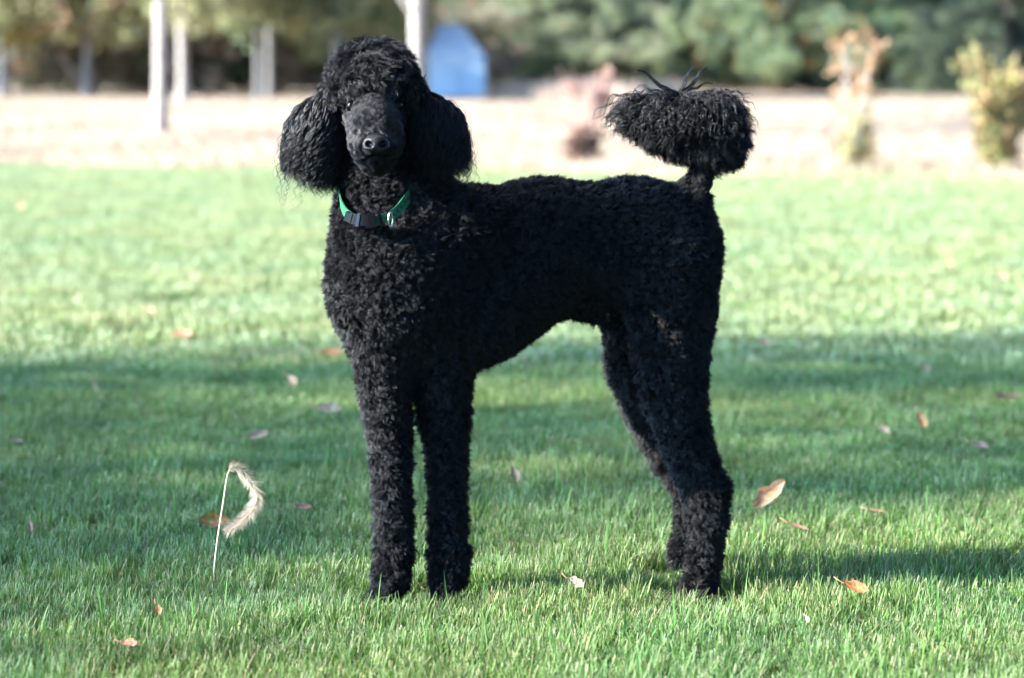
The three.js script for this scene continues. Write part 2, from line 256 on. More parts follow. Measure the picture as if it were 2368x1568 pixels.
conifer('dark green conifer between the pine and the drooping spruce', G(2105, 214), { name: 'spruce_tree', seed: 53, height: 9, radius: 0.18, spread: 3.0, droop: 0.0, low: 0.3, branches: 150, tuft: 1.2, dry: 0.02, tints: [lin(0.03, 0.06, 0.025), lin(0.04, 0.075, 0.035), lin(0.06, 0.09, 0.03)] });
conifer('light green spreading conifer to the right of the blue shed', G(1330, 215), { name: 'pine_tree', seed: 54, height: 5.2, radius: 0.14, spread: 5.0, droop: 0.03, low: 1.0, branches: 300, tuft: 1.4, dry: 0.07, tints: [lin(0.24, 0.28, 0.16), lin(0.18, 0.22, 0.12), lin(0.3, 0.3, 0.19)] });
// shrubs at the lawn's edge
function shrub(name, label, base, o) {
  const t = thing(name, label, 'shrub', base, o.group), r = rngOf(o.seed), blobs = [];
  for (let k = 0; k < o.stems; k++) {
    const a = r() * 6.28, top = V(Math.cos(a) * o.wide * (0.3 + 0.7 * r()), o.height * (0.55 + 0.45 * r()), Math.sin(a) * o.wide * 0.8), path = curve([V(0.04 * (r() - 0.5), -0.02, 0.04 * (r() - 0.5)), top.clone().multiply(V(0.35, 0.45, 0.35)), top], 8);
    part('stem', trunkGeo(path, 0.012, 0.004, 5, k), o.bark || greyBark, t);
    for (const s of [4, 5, 6, 7, 8]) { const h = path[s].y / o.height; const c = o.fill(h) * (0.5 + r()); if (c > 0.2) blobs.push([path[s].x, path[s].y, path[s].z, o.puff, o.puff, o.puff, Math.round(c * 4)]); }
    if (o.low) { const p = path[2 + (k % 2)]; blobs.push([p.x * 1.3, p.y, p.z * 1.3, o.puff * 1.2, o.puff * 1.2, o.puff, o.low * 4]); }
  }
  foliage('leaves', blobs, o.big ? leafSmall : leafFine, leafMat, t, o.seed, o.tint); return t;
}
shrub('shrub', 'bare pinkish shrub with a bushy brown base behind the dog\'s back', G(1352, 388, -0.02), { seed: 61, stems: 16, height: 0.92, wide: 0.3, puff: 0.09, low: 3, fill: (h) => (h > 0.6 ? 0.9 : 0.4), tint: (r, p) => (p.y < 0.3 ? lin(0.17, 0.1, 0.07) : lin(0.34, 0.2, 0.16)).multiplyScalar(0.7 + 0.5 * r()), bark: std(lin(0.28, 0.18, 0.14), 0.9) });
shrub('shrub', 'sparse sapling-like shrub with orange tip leaves right of the tail', G(1980, 397, -0.02), { seed: 66, stems: 10, height: 1.1, wide: 0.36, puff: 0.16, low: 2, fill: (h) => (h > 0.75 ? 1.1 : 0.55), tint: (r, p) => (p.y > 0.62 ? lin(0.32, 0.19, 0.1) : lin(0.24, 0.21, 0.09)).multiplyScalar(0.7 + 0.6 * r()), bark: std(lin(0.45, 0.42, 0.4), 0.9) });
shrub('shrub', 'leafy yellow-green shrub with a dark stem base at far right', G(2300, 398, -0.02), { seed: 63, stems: 16, height: 1.06, wide: 0.42, puff: 0.12, low: 3, fill: (h) => 2.6, tint: (r, p) => [lin(0.22, 0.2, 0.06), lin(0.16, 0.17, 0.06), lin(0.32, 0.22, 0.1)][Math.floor(r() * 3)].multiplyScalar(0.7 + 0.6 * r()), bark: darkBark });
shrub('shrub', 'low green and yellow shrub between the blue shed and the tail', G(1265, 226, -0.02), { big: 1, seed: 64, stems: 16, height: 1.0, wide: 0.7, puff: 0.22, low: 12, fill: () => 9, tint: tintOf([lin(0.12, 0.15, 0.05), lin(0.2, 0.2, 0.07), lin(0.07, 0.1, 0.04)], 0.4) });
shrub('shrub', 'low green bush at the foot of the conifers on the right', G(2120, 219, -0.02), { big: 1, seed: 65, stems: 14, height: 0.75, wide: 0.9, puff: 0.22, low: 12, fill: () => 9, tint: tintOf([lin(0.1, 0.14, 0.06), lin(0.12, 0.12, 0.05)], 0.4) });
// tall pinkish dry grass beyond the field
{
  const b = new Buf(), r = rngOf(83), o = { segs: 2, cut: false };
  for (let k = 0; k < 22; k++) { const d = r() * 6.28; blade(b, r, o, V((r() - 0.5) * 0.5, 0, (r() - 0.5) * 0.5), V(Math.cos(d), 0, Math.sin(d)), 0.5 + 0.6 * r(), 0.02, 0.1 + 0.5 * r(), lin(0.34, 0.26, 0.19).multiplyScalar(0.8 + 0.4 * r()), lin(0.36, 0.26, 0.21)); }
  const list = [], q = new THREE.Quaternion();
  for (let k = 0; k < 260; k++) { const u = r(), p = G(1140 + 420 * u, 224 + 10 * (r() - 0.5) + 14 * Math.sin(u * 3), 0); q.setFromAxisAngle(V(0, 1, 0), r() * 6.28); const s = 0.5 * (0.3 + 1.1 * r()); list.push(new THREE.Matrix4().compose(p, q, V(0.9, s, 0.9))); }
  const m = copies('tall_dry_grass', b.geo(), std(0xffffff, 0.95, { vertexColors: true, transmission: 0.25, thickness: 0 }), list, scene); m.userData.label = 'tall pinkish dry grass at the far end of the field'; m.userData.category = 'grass';
}
// blue shed
{
  const base = G(1056, 227), t = thing('garden_shed', 'small pale blue shed with a hipped roof beside the white trunk', 'shed', base), blue = std(lin(0.42, 0.54, 0.67), 0.8), roof = std(lin(0.4, 0.5, 0.6), 0.8);
  const s = (CAM_Z - base.z) / FOCAL, W = 136 * s, D = 1.6, h = 92 * s, rt = 168 * s;
  part('wall', new THREE.BoxGeometry(W * 0.96, h, D).translate(0, h / 2, -D / 2), blue, t);
  const g = new THREE.BufferGeometry(), a = W / 2 + 0.03, y0 = h - 0.02, r0 = -W * 0.36, r1 = W * 0.06, zr = -D / 2;
  const v = [[-a, y0, 0.05], [a, y0, 0.05], [a, y0, -D - 0.05], [-a, y0, -D - 0.05], [r0, rt, zr], [r1, rt, zr]], f = [[0, 1, 5], [0, 5, 4], [1, 2, 5], [2, 3, 4], [2, 4, 5], [3, 0, 4], [0, 2, 1], [0, 3, 2]];
  g.setAttribute('position', new THREE.Float32BufferAttribute(f.flat().flatMap((i) => v[i]), 3)); g.computeVertexNormals(); part('roof', g, roof, t);
  part('door', new THREE.BoxGeometry(W * 0.3, h * 0.8, 0.03).translate(-W * 0.1, h * 0.41, 0.016), std(lin(0.39, 0.51, 0.64), 0.8), t);
}
// trees beside the lawn, left of the view: they throw the bands of shade
const shadeTrees = 'trees left of the lawn';
tree('shade_tree', 'leafy tree standing left of the lawn, outside the view', 'tree', V(-13.5, 0, -0.58), { seed: 71, height: 9.2, radius: 0.13, bark: greyBark, group: shadeTrees, limbs: [[0.4, 0.5, 1.2, 0.5, 0.04], [0.5, -0.4, 1.2, -0.5, 0.04]], blobs: [[0, 6.6, 0, 1.0, 2.7, 1.0, 350], [0.2, 8.2, 0.2, 0.7, 1.2, 0.8, 110], [0.1, 5.0, -0.2, 0.9, 1.3, 0.9, 130]], leaf: leafSmall, tints: OLIVE });
tree('shade_tree', 'thin-crowned young tree left of the lawn, nearer the camera', 'tree', V(-12.5, 0, 1.85), { seed: 72, height: 6.2, radius: 0.07, bark: greyBark, group: shadeTrees, limbs: [[0.5, 0.3, 1.0, 0.2, 0.03]], blobs: [[0, 4.9, 0, 0.42, 1.5, 0.4, 130]], leaf: leafSmall, tints: OLIVE });
tree('shade_tree', 'open-crowned tall tree left of the lawn, between the leafy and the young tree', 'tree', V(-14.2, 0, 1.2), { seed: 73, height: 9.4, radius: 0.12, bark: greyBark, group: shadeTrees, limbs: [[0.5, 0.4, 1.4, -0.4, 0.04], [0.45, 0.3, 1.0, 0.6, 0.04]], blobs: [[0, 7.2, 0, 0.9, 2.3, 0.95, 420], [0, 5.7, 1.35, 0.7, 1.6, 0.95, 330]], leaf: leafSmall, tints: OLIVE });
// unseen trees added behind the camera to cut sky fill on dog, nose, eyes
for (const [x, z, s] of [[-7, 14.5, 81], [0.5, 15.5, 82], [8, 14, 83], [14, 11, 84]]) tree('added_back_tree', ['round leafy tree added unseen behind the camera on the left', 'tall leafy tree added unseen straight behind the camera', 'leafy tree added unseen behind the camera on the right', 'leafy tree added unseen far right behind the camera'][s - 81], 'tree', V(x, 0, z), { seed: s, height: 8, radius: 0.2, bark: greyBark, group: 'added sky-blocking trees behind the camera', blobs: [[0, 4.4, 0, 3.6, 3.2, 2.2, 1000], [0, 2.2, 0, 3.2, 1.8, 1.8, 300]], leaf: leafMid, tints: DEEP });

// ---------------------------------------------------------------- the dog: a field of tapered capsules, meshed, then coated with locks
const DOG = thing('standard_poodle', 'black curly standard poodle standing on the lawn, facing the camera, tail up', 'dog', V(0, 0, 0));
const R = (px, w = 0) => px / PXM * (CAM_Z - w / PXM) / CAM_Z;
function cap(a, b, ws = 1) {                          // a, b = [u, v, w, r]; ws flattens it along the view
  const A = P(a[0], a[1], a[2]), B = P(b[0], b[1], b[2]);
  return { ax: A.x, ay: A.y, az: A.z, bx: B.x, by: B.y, bz: B.z, ra: R(a[3], a[2]), rb: R(b[3], b[2]), ws };
}
const chain = (list, ws) => list.slice(1).map((b, i) => cap(list[i], b, ws));
function dCap(c, x, y, z) {
  const s = 1 / c.ws, vx = c.bx - c.ax, vy = c.by - c.ay, vz = (c.bz - c.az) * s, px = x - c.ax, py = y - c.ay, pz = (z - c.az) * s;
  const L = vx * vx + vy * vy + vz * vz, t = L > 0 ? clamp((px * vx + py * vy + pz * vz) / L) : 0, dx = px - vx * t, dy = py - vy * t, dz = pz - vz * t;
  return Math.sqrt(dx * dx + dy * dy + dz * dz) - (c.ra + (c.rb - c.ra) * t);
}
const smin = (a, b, k) => { const h = Math.max(k - Math.abs(a - b), 0) / k; return Math.min(a, b) - h * h * k * 0.25; };
function dSet(set, k, x, y, z) { let d = 9; for (const c of set) d = smin(d, dCap(c, x, y, z), k); return d; }

const torso = [
  ...chain([[1010, 560, 5, 118], [1250, 541, -60, 121], [1470, 538, -105, 119], [1560, 548, -112, 108]], 0.95),
  ...chain([[1010, 700, 10, 130], [1105, 705, -15, 126], [1195, 655, -50, 106], [1330, 596, -90, 92], [1450, 592, -110, 112]], 0.95),
  ...chain([[916, 610, 40, 134], [912, 690, 45, 134]], 0.9), ...chain([[912, 690, 45, 134], [925, 735, 25, 92]], 0.9),
  ...chain([[906, 610, 40, 132], [897, 500, 25, 104], [888, 400, 15, 92], [875, 300, 15, 80]], 0.95),
  ...chain([[930, 480, 10, 96], [1040, 545, 0, 118]]),
  cap([1362, 722, -80, 22], [1378, 736, -80, 18]),
];
const legs = [
  chain([[880, 740, 30, 92], [889, 862, 42, 72], [897, 960, 48, 62], [905, 1080, 46, 53], [910, 1210, 42, 50], [911, 1290, 44, 51], [904, 1340, 54, 50], [886, 1376, 88, 37], [878, 1380, 102, 30]]),
  chain([[1015, 730, 20, 104], [1022, 850, 15, 78], [1027, 960, 14, 66], [1033, 1080, 12, 54], [1035, 1200, 12, 50], [1038, 1280, 14, 54], [1036, 1326, 20, 52], [1026, 1358, 46, 42], [1020, 1362, 60, 34]]),
  chain([[1555, 610, -55, 118], [1552, 720, -45, 108], [1552, 830, -38, 92], [1560, 920, -32, 79], [1580, 1000, -26, 67], [1606, 1080, -20, 62], [1637, 1138, -15, 59], [1638, 1215, -12, 49], [1629, 1290, -6, 45], [1619, 1345, 8, 47], [1604, 1374, 44, 40], [1597, 1378, 58, 32]]),
  chain([[1520, 640, -190, 104], [1479, 750, -215, 92], [1474, 850, -230, 78], [1505, 950, -245, 66], [1552, 1060, -255, 54], [1600, 1130, -262, 50], [1600, 1210, -258, 43], [1584, 1265, -250, 42], [1566, 1292, -222, 32]]),
];
const tail = chain([[1568, 505, -112, 62], [1594, 460, -112, 46], [1617, 415, -112, 38], [1632, 350, -112, 36]]);
const pom = [
  ...chain([[1480, 282, -112, 40], [1560, 296, -112, 58], [1656, 316, -112, 73]], 0.9), ...chain([[1645, 300, -112, 70], [1645, 322, -112, 54]], 0.9), ...chain([[1462, 266, -112, 29], [1560, 266, -112, 30]], 0.9),
];
const earL = chain([[772, 215, 45, 40], [735, 290, 55, 66], [728, 350, 60, 74]], 0.62), earR = chain([[955, 212, 40, 40], [1003, 290, 45, 68], [1010, 345, 50, 74]], 0.62);
const crownHair = [cap([838, 175, 45, 74], [888, 172, 45, 76], 1.1), cap([862, 150, 40, 58], [868, 192, 80, 74], 1.0), cap([810, 186, 70, 50], [918, 186, 70, 50], 1.15), cap([806, 214, 95, 32], [924, 212, 95, 32]), cap([830, 208, 125, 26], [900, 206, 125, 26]), cap([786, 220, 75, 34], [792, 252, 85, 22]), cap([946, 218, 75, 34], [944, 250, 85, 22])];
const skull = [
  ...chain([[866, 225, 50, 82], [866, 268, 95, 66]]),                      // skull, cheeks
  ...chain([[867, 258, 120, 58], [869, 303, 190, 49], [870, 343, 250, 41]]), // muzzle
  ...chain([[850, 334, 200, 36], [850, 350, 232, 24]]), ...chain([[890, 334, 200, 36], [890, 350, 232, 24]]),  // lips
  ...chain([[868, 325, 120, 50], [870, 366, 205, 28], [870, 376, 228, 20]]),   // jaw
];
function bodyField(x, y, z) {
  const t = dSet(torso, 0.06, x, y, z); let d = 9;
  for (const l of legs) d = Math.min(d, smin(t, dSet(l, 0.008, x, y, z), 0.035));
  return Math.min(smin(d, dSet(tail, 0.02, x, y, z), 0.03), 9);
}
const EYES = [P(815, 246, 142), P(918, 244, 142)], EYE_R = 0.0098;
const onFace = (u, v) => { for (let w = 330; w > 60; w -= 1) { const p = P(u, v, w); if (dSet(skull, 0.022, p.x, p.y, p.z) < 0) return P(u, v, w - 1); } return P(u, v, 200); };
const MOUTH = [[819, 348], [832, 361], [850, 369], [869, 363], [889, 369], [906, 361], [919, 348]].map(([u, v]) => onFace(u, v));
function headField(x, y, z) {
  let d = dSet(skull, 0.022, x, y, z);
  for (const e of EYES) d = Math.max(d, -smin(Math.hypot(x - e.x, y - e.y, z - e.z - 0.004) - 0.011, 9, 0.01));
  for (let k = 0; k < MOUTH.length - 1; k++) { const a = MOUTH[k], b = MOUTH[k + 1]; const m = dCap({ ax: a.x, ay: a.y, az: a.z, bx: b.x, by: b.y, bz: b.z, ra: 0.0036, rb: 0.0036, ws: 1 }, x, y, z); d = -smin(-d, m, 0.005); }
  return d;
}
function gradOf(f, p, e = 0.002) { return V(f(p.x + e, p.y, p.z) - f(p.x - e, p.y, p.z), f(p.x, p.y + e, p.z) - f(p.x, p.y - e, p.z), f(p.x, p.y, p.z + e) - f(p.x, p.y, p.z - e)).normalize(); }
function netMesh(f, lo, hi, h, iso = 0) {             // naive surface nets
  const n = [0, 1, 2].map((k) => Math.ceil((hi.getComponent(k) - lo.getComponent(k)) / h) + 1), [nx, ny, nz] = n, val = new Float32Array(nx * ny * nz), id = (i, j, k) => (k * ny + j) * nx + i;
  for (let k = 0; k < nz; k++) for (let j = 0; j < ny; j++) for (let i = 0; i < nx; i++) val[id(i, j, k)] = f(lo.x + i * h, lo.y + j * h, lo.z + k * h) - iso;
  const cell = new Int32Array(nx * ny * nz).fill(-1), pos = [], nor = [], idx = [];
  for (let k = 0; k < nz - 1; k++) for (let j = 0; j < ny - 1; j++) for (let i = 0; i < nx - 1; i++) {
    let c = 0, sx = 0, sy = 0, sz = 0, neg = 0; const v = [];
    for (let q = 0; q < 8; q++) { const w = val[id(i + (q & 1), j + (q >> 1 & 1), k + (q >> 2))]; v.push(w); if (w < 0) neg++; }
    if (!neg || neg === 8) continue;
    for (let a = 0; a < 8; a++) for (const b of [1, 2, 4]) if (!(a & b) && (v[a] < 0) !== (v[a | b] < 0)) { const t = v[a] / (v[a] - v[a | b]); sx += (a & 1) + (b === 1 ? t : 0); sy += (a >> 1 & 1) + (b === 2 ? t : 0); sz += (a >> 2) + (b === 4 ? t : 0); c++; }
    const p = V(lo.x + (i + sx / c) * h, lo.y + (j + sy / c) * h, lo.z + (k + sz / c) * h), g = gradOf(f, p);
    cell[id(i, j, k)] = pos.length / 3; pos.push(p.x, p.y, p.z); nor.push(g.x, g.y, g.z);
  }
  const quad = (a, b, c, d, flip) => { if (flip) idx.push(a, c, b, a, d, c); else idx.push(a, b, c, a, c, d); };
  for (let k = 1; k < nz - 1; k++) for (let j = 1; j < ny - 1; j++) for (let i = 1; i < nx - 1; i++) {
    const s = val[id(i, j, k)] < 0;
    if (s !== val[id(i + 1, j, k)] < 0) quad(cell[id(i, j - 1, k - 1)], cell[id(i, j, k - 1)], cell[id(i, j, k)], cell[id(i, j - 1, k)], !s);
    if (s !== val[id(i, j + 1, k)] < 0) quad(cell[id(i - 1, j, k - 1)], cell[id(i, j, k - 1)], cell[id(i, j, k)], cell[id(i - 1, j, k)], s);
    if (s !== val[id(i, j, k + 1)] < 0) quad(cell[id(i - 1, j - 1, k)], cell[id(i, j - 1, k)], cell[id(i, j, k)], cell[id(i - 1, j, k)], !s);
  }
  const g = new THREE.BufferGeometry();
  g.setAttribute('position', new THREE.Float32BufferAttribute(pos, 3)); g.setAttribute('normal', new THREE.Float32BufferAttribute(nor, 3)); g.setIndex(idx); return g;
}
function bounds(sets, pad) { const b = new THREE.Box3(); for (const c of sets) for (const [p, r] of [[V(c.ax, c.ay, c.az), c.ra], [V(c.bx, c.by, c.bz), c.rb]]) b.expandByPoint(p.clone().addScalar(r + pad)).expandByPoint(p.clone().addScalar(-r - pad)); return b; }
const SKIN = -0.0145;
const bodySets = [...torso, ...legs.flat(), ...tail], bb = bounds(bodySets, 0.012), hb = bounds(skull, 0.012);
const earField = (set) => (x, y, z) => dSet(set, 0.03, x, y, z);
const pomField = (x, y, z) => dSet(pom, 0.04, x, y, z), crownField = (x, y, z) => dSet(crownHair, 0.03, x, y, z);
const gBody = netMesh(bodyField, bb.min, bb.max, 0.007, SKIN), gHead = netMesh(headField, hb.min, hb.max, 0.003, 0);
const hairCore = (set, f, iso) => { const b = bounds(set, 0.012); return netMesh(f, b.min, b.max, 0.006, iso); };
const gEarL = hairCore(earL, earField(earL), -0.014), gEarR = hairCore(earR, earField(earR), -0.014), gPom = hairCore(pom, pomField, -0.02), gCrown = hairCore(crownHair, crownField, -0.017);

// ---- coat
const skinMat = std(lin(0.004, 0.0038, 0.0038), 0.8, { specularIntensity: 0.2 });
const hairMat = std(lin(0.0078, 0.008, 0.0088), 0.46, { specularIntensity: 0.55 });
const faceMat = std(lin(0.0045, 0.0044, 0.0048), 0.42, { specularIntensity: 0.5 });
part('body', mergeGeometries([gBody, gHead, gEarL, gEarR, gPom, gCrown]), skinMat, DOG);

function lockGeo(seed, o) {                           // one lock: thin hairs that rise along +y, lean to +z and curl
  const r = rngOf(seed), b = new Buf(), ph0 = r() * 6.28, turn = r() < 0.5 ? -1 : 1;
  for (let s = 0; s < o.n; s++) {
    const a = r() * 6.28, rad = Math.sqrt(r()) * o.spread, rx = Math.cos(a) * rad, rz = Math.sin(a) * rad, L = o.len * (0.75 + 0.4 * r()), ph = ph0 + (r() - 0.5) * 0.9, A = o.curl * (0.7 + 0.6 * r()), path = [];
    for (let k = 0; k <= o.segs; k++) {
      const t = k / o.segs, q = 1 - (1 - o.pinch) * t, w = ph + turn * o.freq * 6.28 * t, e = Math.min(1, t * 1.6);
      path.push(V(rx * q + A * (Math.sin(w) - Math.sin(ph)) * e, L * (t - o.bend * 0.45 * t * t), rz * q + A * (Math.cos(w) - Math.cos(ph)) * e + L * o.bend * t * t));
    }
    b.tube(path, (t) => o.r * (1.05 - 0.9 * t * t), 3);
  }
  return b.geo();
}
function sampler(geo) {                               // even spread of points over a mesh
  const p = geo.attributes.position, ix = geo.index.array, T = ix.length / 3, cum = new Float32Array(T), a = V(), b = V(), c = V(); let sum = 0;
  for (let k = 0; k < T; k++) { a.fromBufferAttribute(p, ix[3 * k]); b.fromBufferAttribute(p, ix[3 * k + 1]); c.fromBufferAttribute(p, ix[3 * k + 2]); sum += b.sub(a).cross(c.sub(a)).length() / 2; cum[k] = sum; }
  return { area: sum, pick(r) {
    let lo = 0, hi = T - 1; const x = r() * sum; while (lo < hi) { const m = (lo + hi) >> 1; if (cum[m] < x) lo = m + 1; else hi = m; }
    let u = r(), v = r(); if (u + v > 1) { u = 1 - u; v = 1 - v; }
    a.fromBufferAttribute(p, ix[3 * lo]); b.fromBufferAttribute(p, ix[3 * lo + 1]); c.fromBufferAttribute(p, ix[3 * lo + 2]);
    return V().copy(a).multiplyScalar(1 - u - v).addScaledVector(b, u).addScaledVector(c, v);
  } };
}
const mtx = new THREE.Matrix4(), ex = V(), ez = V();
function frame(p, n, flow, s, sl) {                   // matrix: +y along n, +z towards flow
  ez.copy(flow).addScaledVector(n, -flow.dot(n)); if (ez.lengthSq() < 1e-6) ez.set(n.y, n.z, n.x).addScaledVector(n, -(n.y * n.x + n.z * n.y + n.x * n.z)); ez.normalize(); ex.crossVectors(n, ez);
  return new THREE.Matrix4().makeBasis(ex.clone().multiplyScalar(s), n.clone().multiplyScalar(sl), ez.clone().multiplyScalar(s)).setPosition(p);
}
// fill(name, geo, field, density, variants, choose): choose(p, n) -> { flow, s, sl } or null
function fill(name, geo, f, density, variants, choose, seed) {
  const r = rngOf(seed), S = sampler(geo), N = Math.round(S.area * density), lists = variants.map(() => []);
  for (let k = 0; k < N; k++) { const p = S.pick(r), n = gradOf(f, p), c = choose(p, n, r); if (c) lists[Math.floor(r() * variants.length)].push(frame(p, c.n || n, c.flow, c.s, c.sl)); }
  variants.forEach((g, i) => copies(name, g, hairMat, lists[i], DOG));
}
const lockBody = [11, 12, 13, 14].map((s) => lockGeo(s, { n: 13, len: 0.0168, spread: 0.0031, r: 0.00024, segs: 6, curl: 0.0026, freq: 0.95, bend: 0.66, pinch: 0.35 }));
const lockTop = [21, 22, 23].map((s) => lockGeo(s, { n: 10, len: 0.026, spread: 0.0036, r: 0.00038, segs: 8, curl: 0.0042, freq: 1.25, bend: 0.4, pinch: 0.3 }));
const lockPom = [31, 32, 33].map((s) => lockGeo(s, { n: 9, len: 0.036, spread: 0.005, r: 0.00045, segs: 9, curl: 0.0045, freq: 1.1, bend: 0.5, pinch: 0.3 }));
const lockFace = [41, 42].map((s) => lockGeo(s, { n: 6, len: 0.0055, spread: 0.0022, r: 0.00026, segs: 2, curl: 0, freq: 0, bend: 0.85, pinch: 0.9 }));

function twist(p, n, base, amt, scale) {              // neighbouring locks turn together, so that they read as curls
  const a = noise3(p.x * scale, p.y * scale, p.z * scale) * amt, t = base.clone().addScaledVector(n, -base.dot(n)).normalize(), b = V().crossVectors(n, t);
  return t.multiplyScalar(Math.cos(a)).addScaledVector(b, Math.sin(a));
}
const COLLAR_RING = [[786, 446, 75], [793, 478, 118], [810, 500, 150], [842, 511, 172], [880, 509, 176], [914, 492, 160], [940, 460, 132], [955, 427, 90], [964, 396, 25], [935, 376, -60], [870, 374, -95], [805, 395, -60], [780, 420, 15]].map((q) => P(...q)), COLLAR = new THREE.CatmullRomCurve3(COLLAR_RING, true).getSpacedPoints(60);
const headTop = P(866, 250, 0).y;
fill('body_coat', gBody, bodyField, 215000, lockBody, (p, n, r) => {
  if (p.y > headTop - 0.02 && p.x < 0.0) return null;
  let neck = 1; for (const q of COLLAR) neck = Math.min(neck, smooth(0.008, 0.03, p.distanceTo(q)));
  const legZone = smooth(0.36, 0.28, p.y), flow = V(0.75 * (1 - legZone), -0.55 - 0.5 * legZone, 0);
  const near = noise3(p.x * 45, p.y * 45, p.z * 45), fine = noise3(p.x * 110 + 9, p.y * 110, p.z * 110);
  const tailZone = p.y > P(1600, 445, -112).y && p.x > P(1585, 400, -112).x, back = smooth(0.5, 0.95, n.y);
  const short = (tailZone ? 0.5 : 1 - 0.35 * back) * (0.3 + 0.7 * neck);
  const m = n.clone().add(V(noise3(p.x * 85, p.y * 85 + 30, p.z * 85), fine, noise3(p.x * 85 + 40, p.y * 85, p.z * 85)).multiplyScalar(0.7 * (tailZone ? 0.3 : 1))).normalize();
  return { flow: twist(p, n, flow, 2.0, 62), s: (0.8 + 0.5 * r()) * (tailZone ? 0.6 : 1), sl: (0.78 + 0.25 * near + 0.2 * fine + 0.25 * r()) * short, n: m };
}, 501);
fill('topknot', gCrown, crownField, 170000, lockTop, (p, n, r) => {
  const face = P(866, 236, 100), wing = Math.abs(p.x - face.x) > 0.038; if (p.y < face.y - (wing ? 0.03 : 0.006) && p.z > 0.05) return null;
  const m = n.clone().add(V(noise3(p.x * 50, p.y * 50 + 3, p.z * 50), noise3(p.x * 50 + 8, p.y * 50, p.z * 50) - 0.1, noise3(p.x * 50, p.y * 50, p.z * 50 + 5)).multiplyScalar(0.8)).normalize();
  return { flow: twist(p, n, V(0.1, -0.6, 0.7), 2.6, 58), s: 0.85 + 0.4 * r(), sl: 0.62 + 0.32 * r() + 0.2 * noise3(p.x * 40, p.y * 40, p.z * 40), n: m };
}, 502);
const pomTop = P(1572, 228, -112), tailTop = P(1635, 390, -112);
fill('tail_pompom', gPom, pomField, 90000, lockPom, (p, n, r) => {
  const away = p.clone().sub(pomTop).setY(0).multiplyScalar(6), low = smooth(0.02, 0.09, pomTop.y - p.y);
  const m = n.clone().add(V(noise3(p.x * 35, p.y * 35, p.z * 35), noise3(p.x * 35 + 5, p.y * 35, p.z * 35), noise3(p.x * 35, p.y * 35 + 7, p.z * 35)).multiplyScalar(0.6)).normalize();
  return { flow: twist(p, n, away.add(V(0, -0.7, 0)), 1.2, 30), s: 0.9 + 0.4 * r(), sl: (0.5 + 0.2 * low) + 0.3 * r(), n: m };
}, 503);
const MOUTH_LINE = curve(MOUTH, 40);
{ // short clipped hair of the face
  const r = rngOf(504), S = sampler(gHead), N = Math.round(S.area * 700000), lists = [[], []], noseC = P(870, 336, 285);
  for (let k = 0; k < N; k++) {
    const p = S.pick(r); if (p.z < 0.03 || crownField(p.x, p.y, p.z) < 0.004) continue;
    if (p.distanceTo(noseC) < 0.024 || EYES.some((e) => p.distanceTo(e) < 0.0125) || MOUTH_LINE.some((e) => p.distanceTo(e) < 0.0042)) continue;
    const n = gradOf(headField, p), up = V(0.0, 0.75, -0.65).addScaledVector(V(Math.sign(p.x - noseC.x), -0.4, 0), Math.min(1, Math.abs(p.x - noseC.x) * 25));
    const f1 = noise3(p.x * 130, p.y * 70, p.z * 70), m = n.clone().add(V(f1, noise3(p.x * 130 + 9, p.y * 70, p.z * 70), 0).multiplyScalar(0.45)).normalize();
    lists[k % 2].push(frame(p, m, twist(p, n, up, 0.7, 70), 0.9 + 0.4 * r(), 0.75 + 0.3 * r() + 0.3 * f1));
  }
  lockFace.forEach((g, i) => copies('face_hair', g, faceMat, lists[i], DOG));
}
// ---- long wavy hair that hangs over a form
function drape(b, f, root, r, o) {
  const n0 = gradOf(f, root), p = root.clone(), path = [p.clone()], off0 = f(p.x, p.y, p.z), steps = Math.round(o.len / o.step), lift = o.lift * (0.3 + 1.0 * r());
  const v = o.start ? o.start.clone() : n0.clone().multiplyScalar(0.8).add(V(0, -0.3, 0)).normalize(); let off = off0;
  for (let k = 1; k <= steps; k++) {
    const t = k / steps; v.lerp(o.pull(p, t), o.stiff).normalize(); p.addScaledVector(v, o.step);
    const d = f(p.x, p.y, p.z), n = gradOf(f, p), want = off0 + lift * Math.sqrt(t);
    if (d < want) p.addScaledVector(n, (want - d) * 0.6); else p.addScaledVector(n, (want - d) * o.hug);
    path.push(p.clone());
  }
  const ph = r() * 6.28, wl = o.wave * (0.8 + 0.5 * r()), amp = o.amp * (0.6 + 0.8 * r()), N = path.length, side = V(), tg = V(), ax = V();
  for (let s = 0; s < o.hairs; s++) {
    const ox = (r() - 0.5) * o.wide, oy = (r() - 0.5) * o.wide, p2 = ph + (r() - 0.5) * o.loose, a2 = amp * (0.75 + 0.5 * r()), cut = Math.max(4, Math.round(N * (0.82 + 0.18 * r()))), q = [];
    for (let k = 0; k < cut; k++) {
      const t = k / (N - 1); tg.subVectors(path[Math.min(N - 1, k + 1)], path[Math.max(0, k - 1)]).normalize(); side.crossVectors(tg, n0).normalize(); ax.crossVectors(side, tg);
      const ang = p2 + k * o.step / wl * 6.28, g = Math.min(1, t * 2.5), pin = 1 - 0.55 * t;
      q.push(path[k].clone().addScaledVector(side, ox * pin + Math.sin(ang) * a2 * g).addScaledVector(ax, oy * pin + Math.cos(ang) * a2 * g * 0.7));
    }
    b.tube(q, (t) => o.hair * (1.1 - 0.95 * t * t), 3);
  }
}
